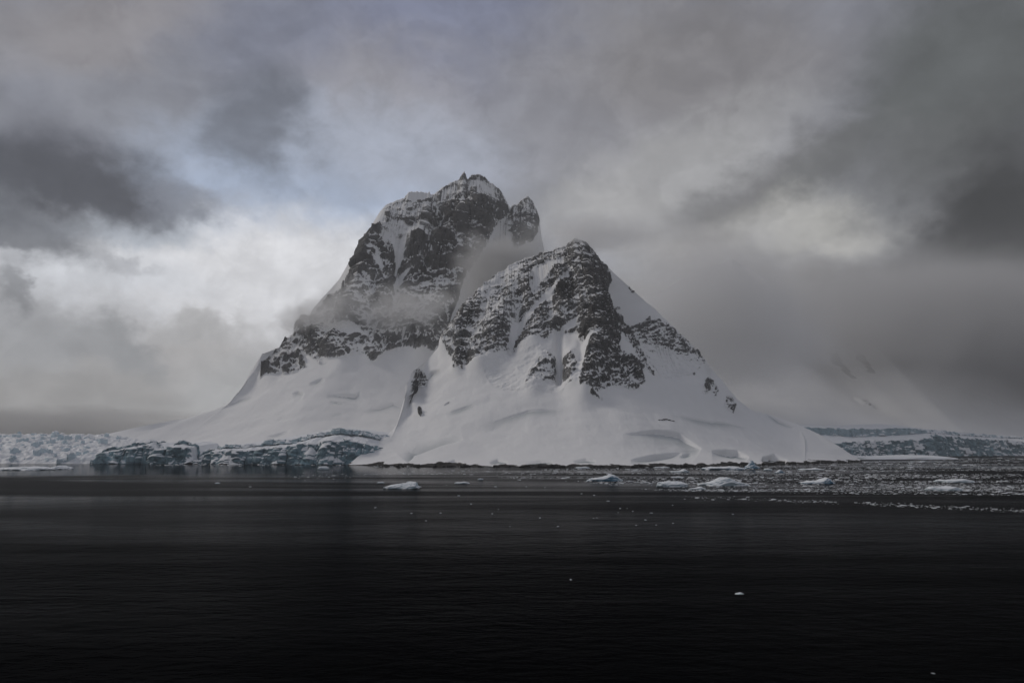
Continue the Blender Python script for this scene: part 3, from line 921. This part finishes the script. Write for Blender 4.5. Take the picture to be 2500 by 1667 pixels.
# ------------------------------------------------------------------ lumps of ice and rock
def lump_mesh(name, seed, mat, sub=12, flat=0.5, rough=0.28, blocky=0.0, prof=None, lumpy=0.05, smooth=None):
    """closed irregular lump about one unit wide: base at z=0 (slightly below), prof(x) scales the height"""
    rs = np.random.RandomState(seed)
    nu, nv = sub * 2, sub
    th = np.linspace(0, 2 * np.pi, nu, endpoint=False)
    ph = np.linspace(-0.35, np.pi / 2, nv)
    V, F = [], []
    off = rs.uniform(0, 60, 3)
    T, H = np.meshgrid(th, ph)
    e = 1.0 - 0.55 * blocky
    sg = lambda v, p: np.sign(v) * np.abs(v) ** p
    x = sg(np.cos(T), e) * np.cos(H) ** e
    y = sg(np.sin(T), e) * np.cos(H) ** e
    z = sg(np.sin(H), e if blocky else 1.0)
    Q = np.stack([x, y, z], -1)
    n1 = fbm(Q + off, 0.9, 4, 0.55)[..., None]
    Q = Q * (1 + rough * n1 * 2.2)
    n2 = fbm(Q + off + 9, 0.42, 4, 0.65, ridged=True)
    Q[..., 2] += n2 * (lumpy + rough * 0.7) * (z > 0.05)
    Q[..., 2] += lumpy * 0.5 * fbm(Q + off + 29, 0.13, 2, 0.6) * (z > 0.05)
    Q[..., :2] *= (1 + 0.10 * fbm(Q + off + 19, 0.3, 3, 0.6))[..., None]
    if prof is not None:
        Q[..., 2] *= np.where(Q[..., 2] > 0, prof(np.clip(Q[..., 0], -1, 1)), 1.0)
    Q[..., 0:2] *= 0.5
    Q[..., 2] *= flat
    top = Q[-1].mean(0)
    vs = [tuple(v) for v in Q[:-1].reshape(-1, 3)] + [tuple(top), (0, 0, float(Q[0, :, 2].min()))]
    fs = []
    for j in range(nv - 2):
        for i in range(nu):
            a = j * nu + i; b = j * nu + (i + 1) % nu
            fs.append((a, b, b + nu, a + nu))
    tp = len(vs) - 2
    for i in range(nu):
        fs.append(((nv - 2) * nu + i, (nv - 2) * nu + (i + 1) % nu, tp))
        fs.append(((i + 1) % nu, i, tp + 1))
    me = bpy.data.meshes.new(name)
    me.from_pydata(vs, [], fs)
    me.materials.append(mat)
    me.polygons.foreach_set('use_smooth', np.full(len(me.polygons), (blocky < 0.5) if smooth is None else smooth, bool))
    me.update()
    return me


def place(name, me, loc, scl, rz=0.0, parent=None):
    o = bpy.data.objects.new(name, me)
    scene.collection.objects.link(o)
    o.location = loc
    o.scale = scl
    o.rotation_euler = (0, 0, rz)
    if parent is not None:
        o.parent = parent
    return o


rnd = random.Random(5)
# ice towers of the icefall
def add_ice_attr(me):
    a = me.attributes.new('ice', 'FLOAT', 'POINT')
    a.data.foreach_set('value', np.full(len(me.vertices), 1.0, np.float32))
    return me


serac_meshes = [add_ice_attr(lump_mesh('serac', 300 + i, M_ICE_FALL, 5, 0.8, 0.34, 0.75)) for i in range(8)]
for i in range(300):
    r_, c_ = rnd.randint(4, 84), rnd.randint(60, 235)
    p = P[r_, c_]
    s = 2.0 + 4.5 * rnd.random() ** 1.5
    place('serac', serac_meshes[i % 8], (p[0], p[1], p[2] - 1.2), (s * rnd.uniform(0.8, 1.7), s, s * rnd.uniform(0.6, 1.3)), rnd.uniform(0, 6.28), icefall)

# rocks along the waterline of the near mountain
rock_meshes = [lump_mesh('shore_rock', 400 + i, M_ROCK, 5, 0.7, 0.4, 0.6) for i in range(6)]
row0 = NEAR_P[6]
for i in range(290):
    c_ = rnd.randint(60, 880)
    p = row0[c_]
    s = 0.7 + 3.6 * rnd.random() ** 2.5
    place('shore_rock', rock_meshes[i % 6], (p[0] + rnd.uniform(-1, 1), p[1] + rnd.uniform(-4.5, -0.5), -0.25), (s * rnd.uniform(1.0, 2.2), s, s * rnd.uniform(0.5, 0.95)), rnd.uniform(-0.5, 0.5), near)


def surf_point(px_, py_):
    d2 = (NEAR_PX[0] - px_) ** 2 + (NEAR_PX[1] - py_) ** 2
    d2[470:] = 1e9
    return NEAR_P.reshape(-1, 3)[int(np.argmin(d2))]


# low arc of bare stones on the apron
for i in range(16):
    t = i / 15
    p = surf_point(1608 + 36 * t, 1030 - 5.5 * math.sin(math.pi * (0.25 + 0.6 * t)) + rnd.uniform(-0.8, 0.8))
    s = rnd.uniform(0.9, 1.9)
    place('stone', rock_meshes[i % 6], (p[0], p[1], p[2] - 0.1), (s * 1.5, s, s * 0.6), rnd.uniform(0, 3), near)

# ------------------------------------------------------------------ sea
def sea_material():
    m, t, bs = base_mat('sea_water')
    co = t.new('ShaderNodeTexCoord').outputs['Object']
    calm = t.noise(t.scale(co, (0.0016, 0.010, 1.0)), 1.0, 4.0, 0.6, 0.6)
    calm = t.step(calm, 0.45, 0.60)
    sx_ = t.new('ShaderNodeSeparateXYZ')
    t.l.new(co, sx_.inputs[0])
    wob = t.noise(t.scale(co, (0.012, 0.05, 1.0)), 1.0, 3.0, 0.6)
    yy = t.math('ADD', sx_.outputs[1], t.math('MULTIPLY_ADD', wob, 160.0, -80.0))
    shel = t.math('MULTIPLY', t.step(yy, 340.0, 430.0), t.step(sx_.outputs[0], 40.0, -80.0))
    calm = t.math('MAXIMUM', calm, shel)
    bs.inputs['Base Color'].default_value = (0.0012, 0.0014, 0.0018, 1)
    bs.inputs['IOR'].default_value = 1.012
    t.l.new(t.fmix(calm, 0.26, 0.06), bs.inputs['Roughness'])
    w1 = t.noise(t.scale(co, (0.35, 0.8, 1.0)), 1.0, 4.0, 0.6, 0.3)
    w2 = t.noise(t.scale(co, (0.05, 0.12, 1.0)), 1.0, 3.0, 0.5, 0.2)
    bp = t.new('ShaderNodeBump')
    bp.inputs['Distance'].default_value = 0.5
    t.l.new(t.fmix(shel, t.fmix(calm, 0.75, 0.12), 0.03), bp.inputs['Strength'])
    t.l.new(t.math('ADD', w1, t.math('MULTIPLY', w2, 2.0)), bp.inputs['Height'])
    t.l.new(bp.outputs[0], bs.inputs['Normal'])
    return m


me = bpy.data.meshes.new('sea')
R = 6000
me.from_pydata([(-R, -R, 0), (R, -R, 0), (R, R, 0), (-R, R, 0)], [], [(0, 1, 2, 3)])
me.materials.append(sea_material())
sea = bpy.data.objects.new('sea', me)
scene.collection.objects.link(sea)
tag(sea, 'near-black rippled polar sea', None, None, 'structure')

# ------------------------------------------------------------------ floating ice
bump = lambda c, wd, h, lo: (lambda x: lo + h * np.exp(-((x - c) / wd) ** 2))
FLOES = [
    (981, 1192, 84, 17, 'wedge', 0, 'white wedge-shaped ice floe, tallest at its right end, alone on black water'),
    (788, 1146, 27, 9, 'dome', 0, 'small pale dome of ice below the big left ice cliff'),
    (1478, 1174, 83, 18, 'double', 1, 'blue-sided floe with white lumpy right half, left edge of the brash ice'),
    (1643, 1188, 72, 15, 'dome', 0, 'smooth white dome-shaped floe, left of the largest peaked floe'),
    (1773, 1185, 111, 23, 'peak', 0, 'largest floe, white with a lumpy central peak, amid the brash ice'),
    (2002, 1180, 79, 17, 'right', 1, 'deep blue slab of ice with a raised right lobe'),
    (2342, 1177, 84, 9, 'low', 0, 'long low floe at the right, farther of two'),
    (2315, 1197, 82, 11, 'low', 0, 'long flat white floe at the right, nearer of two'),
    (1838, 1143, 34, 22, 'peak', 1, 'steep bluish-white ice block close under the shore rocks'),
    (1775, 1146, 96, 9, 'low', 1, 'flat blue floe beside the steep block under the shore'),
    (1660, 1152, 47, 8, 'right', 0, 'dark-sided flat floe with a small lump on its right end'),
    (1655, 1166, 30, 4, 'low', 0, 'thin short floe between shore and white dome floe'),
    (1906, 1154, 23, 9, 'peak', 1, 'small blue pyramid of ice, right of the steep shore block'),
    (1876, 1148, 20, 6, 'dome', 0, 'little white floe between the steep block and blue pyramid'),
    (1985, 1147, 58, 5, 'low', 0, 'long thin floe near the right end of the snow apron'),
    (1128, 1180, 34, 5, 'low', 0, 'thin flat floe right of the wedge-shaped floe'),
    (1001, 1179, 19, 5, 'dome', 0, 'small floe just behind the tall end of the wedge'),
    (929, 1179, 16, 4, 'low', 0, 'tiny flat floe just left behind the wedge'),
    (1173, 1171, 13, 4, 'dome', 0, 'tiny white floe at the left tip of the brash ice'),
    (40, 1147, 130, 9, 'low', 0, 'broad flat floe cut by the left picture edge'),
    (118, 1145, 84, 10, 'right', 0, 'low cream-white floe before the icefall, tapering right'),
    (1705, 1194, 38, 7, 'double', 0, 'rubbly floe between the white dome and the largest floe'),
    (1806, 1450, 20, 4, 'double', 0, 'lone scrap of ice on black foreground water'),
    (1618, 1142, 36, 4, 'low', 0, 'flat white floe close to the shore above the dome floe'),
    (1425, 1143, 34, 5, 'low', 0, 'flat floe near shore at the top of the brash ice'),
    (530, 1180, 12, 3, 'dome', 0, 'speck of ice on calm water at the left'),
]
SH = {'wedge': lambda x: 0.35 + 0.33 * (x + 1) * (x < 0.8), 'dome': lambda x: 0.9 + 0 * x, 'double': bump(0.35, 0.4, 0.55, 0.5), 'peak': bump(0.0, 0.42, 0.7, 0.42),
      'right': bump(0.55, 0.35, 0.75, 0.38), 'low': lambda x: 0.7 + 0.1 * np.sin(5 * x)}
for i, (fx, fy, fw, fh, kind, blue, label) in enumerate(FLOES):
    x, y = on_water(fx, fy)
    sc = y / FPX / CP
    wid, hgt = fw * sc, fh * sc
    me = lump_mesh('ice_floe', 500 + i, M_FLOE_BLUE if blue else M_FLOE, 34, 1.0, 0.15, 0.35, SH[kind], 0.16, False)
    zs = np.array([v.co.z for v in me.vertices]); zx = zs.max()
    o = place('ice_floe', me, (float(x), float(y) + wid * 0.18, 0.0), (wid * 1.0, wid * 0.62, 0.88 * hgt / zx), 0.0)
    tag(o, label, 'ice floe', 'ice floes')

# snow-covered ice shelf at the foot of the right cliff
x0, y0 = on_water(2215, 1121)
me = lump_mesh('ice_shelf', 601, M_FLOE, 16, 1.0, 0.08, 0.3, SH['low'])
shelf = place('ice_shelf', me, (float(x0), float(y0) + 40, 0), (185, 120, 7), 0.1)
tag(shelf, 'broad flat white ice shelf at the foot of the right ice cliff', 'ice shelf')

# scattered single bits
bit_meshes = [lump_mesh('ice_bit', 700 + i, M_FLOE, 4, 0.34, 0.35, 0.3) for i in range(8)]
BITS = [(916, 1239), (1004, 1253), (1040, 1271), (1217, 1243), (1202, 1254), (1318, 1264), (1362, 1285), (1245, 1285), (1485, 1223), (1642, 1233), (1514, 1241), (1531, 1241),
        (1509, 1251), (1449, 1265), (1457, 1264), (1553, 1282), (1576, 1269), (1602, 1281), (1643, 1277), (1789, 1255), (1150, 1230), (1076, 1252), (611, 1188), (1120, 1210),
        (1394, 1415), (1393, 1414), (1590, 1252), (1545, 1248), (1450, 1209), (1420, 1205), (1330, 1190), (1285, 1188), (1210, 1188), (1090, 1184), (2278, 1643), (2281, 1239)]
for i, (bx, by) in enumerate(BITS):
    x, y = on_water(bx, by)
    s = y / FPX * rnd.uniform(2.0, 4.6)
    o = place('ice_bit', bit_meshes[i % 8], (float(x), float(y), 0), (s * rnd.uniform(1.2, 2.0), s, s * 0.6), rnd.uniform(0, 6))
    tag(o, 'tiny scrap of white ice drifting alone on the black water', 'ice', 'scattered ice scraps')

# brash ice: uncountable small pieces, one object
zone = [(1195, 1160), (1260, 1150), (1400, 1141), (1700, 1141), (2010, 1136), (2110, 1127), (2300, 1120), (2520, 1116), (2520, 1222), (2300, 1207), (2000, 1205), (1800, 1203), (1650, 1199),
        (1560, 1194), (1480, 1182), (1400, 1176), (1250, 1172)]
rs = np.random.RandomState(77)
vs, fs = [], []
tmpl = []
for k in range(10):
    n = 7
    a = np.sort(rs.uniform(0, 2 * np.pi, n))
    r = rs.uniform(0.6, 1.0, n)
    ring = np.stack([np.cos(a) * r, np.sin(a) * r, np.full(n, -0.15)], -1)
    top = np.stack([np.cos(a) * r * 0.75, np.sin(a) * r * 0.75, rs.uniform(0.25, 0.6, n)], -1)
    tmpl.append(np.concatenate([ring, top]))


def add_bit(x, y, s, k):
    b = len(vs)
    n = 7
    h = rs.uniform(0.12, 0.5)
    for v in tmpl[k]:
        vs.append((x + v[0] * s * 1.4, y + v[1] * s, v[2] * s * h))
    for i in range(n):
        j = (i + 1) % n
        fs.append((b + i, b + j, b + n + j, b + n + i))
    fs.append(tuple(b + n + i for i in range(n)))


cnt = 0
while cnt < 12500:
    qx = rs.uniform(1195, 2520, 2000); qy = rs.uniform(1116, 1222, 2000)
    ok = in_poly(qx, qy, zone)
    wx, wy = on_water(qx[ok], qy[ok])
    dens = perlin(wx / 110.0, wy / 24.0, wx * 0 + 3.3) + 0.7 * perlin(wx / 40.0, wy / 11.0, wx * 0 + 8.3)
    keep = dens > rs.uniform(-0.25, 0.4, dens.shape)
    for x, y in zip(wx[keep], wy[keep]):
        s = float(y) / FPX * min(1.2 + rs.pareto(2.2) * 1.2, 8.0) * 0.72
        add_bit(float(x), float(y), s, cnt % 10)
        cnt += 1
        if cnt >= 12500:
            break
for k in range(520):
    t = rs.uniform(0, 1) ** 0.7
    bx = 1640 + 880 * t + rs.normal() * 3
    by = 1214 + 34 * t ** 1.3 + rs.normal() * 2.2
    if perlin(np.array([bx / 38.0]), np.array([0.5]), np.array([0.5]))[0] < rs.uniform(-0.5, 0.2):
        continue
    x, y = on_water(bx, by)
    add_bit(float(x), float(y), float(y) / FPX * min(1.2 + rs.pareto(2.0), 6), k % 10)
for k in range(260):
    bx = rs.uniform(700, 1250); by = 1163 - 0.025 * (bx - 700) + rs.normal() * 4
    x, y = on_water(bx, by)
    add_bit(float(x), float(y), float(y) / FPX * min(0.8 + rs.pareto(2.4), 4), k % 10)
for k in range(420):
    bx = rs.uniform(380, 2080); x, y = on_water(bx, 1137.5 - (bx > 1900) * (bx - 1900) * 0.05 - (bx < 860) * 3 + rs.normal() * 1.0)
    add_bit(float(x), float(y), float(y) / FPX * min(1.0 + rs.pareto(2.4), 5), k % 10)
me = bpy.data.meshes.new('brash_ice')
me.from_pydata(vs, [], fs)
me.materials.append(M_BRASH)
brash = bpy.data.objects.new('brash_ice', me)
scene.collection.objects.link(brash)
tag(brash, 'field of small white brash ice pieces on dark water at the right', None, None, 'stuff')

# ------------------------------------------------------------------ mist and cloud banks (volumes)
import bmesh


def mist_mesh():
    bm = bmesh.new()
    bmesh.ops.create_icosphere(bm, subdivisions=3, radius=1.0)
    me = bpy.data.meshes.new('mist')
    bm.to_mesh(me)
    bm.free()
    return me


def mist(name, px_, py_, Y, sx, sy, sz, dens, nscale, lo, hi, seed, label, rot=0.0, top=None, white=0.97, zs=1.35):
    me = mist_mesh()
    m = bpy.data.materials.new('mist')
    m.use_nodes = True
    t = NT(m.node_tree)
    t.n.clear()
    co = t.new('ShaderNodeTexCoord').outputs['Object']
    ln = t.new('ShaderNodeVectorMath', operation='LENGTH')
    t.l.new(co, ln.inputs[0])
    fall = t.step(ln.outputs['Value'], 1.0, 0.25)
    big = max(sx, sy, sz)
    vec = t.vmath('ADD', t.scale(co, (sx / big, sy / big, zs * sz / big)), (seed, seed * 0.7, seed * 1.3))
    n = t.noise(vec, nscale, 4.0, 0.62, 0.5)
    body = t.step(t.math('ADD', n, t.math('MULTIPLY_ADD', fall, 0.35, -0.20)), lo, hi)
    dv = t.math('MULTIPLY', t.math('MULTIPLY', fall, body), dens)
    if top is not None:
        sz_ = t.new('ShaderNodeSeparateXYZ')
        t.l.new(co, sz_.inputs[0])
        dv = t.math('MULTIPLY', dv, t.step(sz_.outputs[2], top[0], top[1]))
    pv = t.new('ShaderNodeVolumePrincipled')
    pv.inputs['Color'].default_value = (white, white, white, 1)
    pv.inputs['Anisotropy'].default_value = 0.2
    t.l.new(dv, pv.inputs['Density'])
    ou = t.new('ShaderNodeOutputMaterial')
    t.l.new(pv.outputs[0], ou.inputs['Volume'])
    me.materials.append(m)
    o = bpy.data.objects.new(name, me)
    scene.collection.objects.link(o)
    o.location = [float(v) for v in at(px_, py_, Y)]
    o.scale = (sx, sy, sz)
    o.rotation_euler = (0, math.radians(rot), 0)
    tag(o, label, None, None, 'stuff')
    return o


mist('mist', 1225, 680, 1270, 125, 110, 135, 0.042, 2.2, 0.28, 0.62, 1.0, 'mist filling the gully between the tall peak and the rock pyramid', 0.0, None, 0.74)  # lowered albedo puts the shade of the hollow into the mist colour
mist('mist', 1440, 578, 1085, 130, 80, 42, 0.022, 2.6, 0.34, 0.66, 2.0, 'mist trailing off the summit of the rock pyramid')
mist('mist', 915, 770, 1260, 270, 80, 110, 0.030, 4.2, 0.42, 0.74, 3.0, 'thin mist across the lower wall of the tall peak')
mist('mist', 740, 790, 1300, 95, 60, 60, 0.020, 2.6, 0.36, 0.66, 4.0, 'grey puff of mist on the left shoulder of the tall peak')
mist('mist', 1480, 565, 1450, 260, 110, 80, 0.007, 2.6, 0.34, 0.66, 8.0, 'mist behind the summit of the rock pyramid')
mist('cloud_bank', 2230, 850, 2450, 1500, 950, 390, 0.0110, 3.4, 0.26, 0.66, 5.0, 'grey cloud bank covering the slopes on the right', 0.0, (-1.1, -0.75), 0.80)  # greyed albedo: the dark of the bank is put into its colour
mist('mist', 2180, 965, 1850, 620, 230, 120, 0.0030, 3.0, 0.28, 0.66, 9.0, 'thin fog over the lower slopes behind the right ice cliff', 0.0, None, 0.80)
mist('cloud_bank', 1760, 770, 1700, 400, 340, 270, 0.0105, 2.8, 0.30, 0.64, 6.0, 'pale fog behind the right ridge of the rock pyramid', 25.0)
mist('cloud_bank', 90, 1040, 1080, 480, 200, 44, 0.014, 4.5, 0.30, 0.66, 7.0, 'low grey fog lying on the icefall at the left', 0.0, None, 0.72, 5.0)  # shaded fog: its darkness is painted in by a lower albedo

# even air over the whole place
hb = bpy.data.meshes.new('haze')
a, zb, zt = 6200.0, -22.0, 860.0
hv = [(x, y, z) for z in (zb, zt) for (x, y) in ((-a, -a), (a, -a), (a, a), (-a, a))]
hb.from_pydata(hv, [], [(3, 2, 1, 0), (4, 5, 6, 7), (0, 1, 5, 4), (1, 2, 6, 5), (2, 3, 7, 6), (3, 0, 4, 7)])
hm = bpy.data.materials.new('haze')
hm.use_nodes = True
t = NT(hm.node_tree)
t.n.clear()
pv = t.new('ShaderNodeVolumePrincipled')
pv.inputs['Color'].default_value = (0.92, 0.93, 0.95, 1)
pv.inputs['Density'].default_value = 0.00009
ou = t.new('ShaderNodeOutputMaterial')
t.l.new(pv.outputs[0], ou.inputs['Volume'])
hb.materials.append(hm)
haze = bpy.data.objects.new('haze', hb)
scene.collection.objects.link(haze)
tag(haze, 'thin grey air over the sea and mountains', None, None, 'stuff')
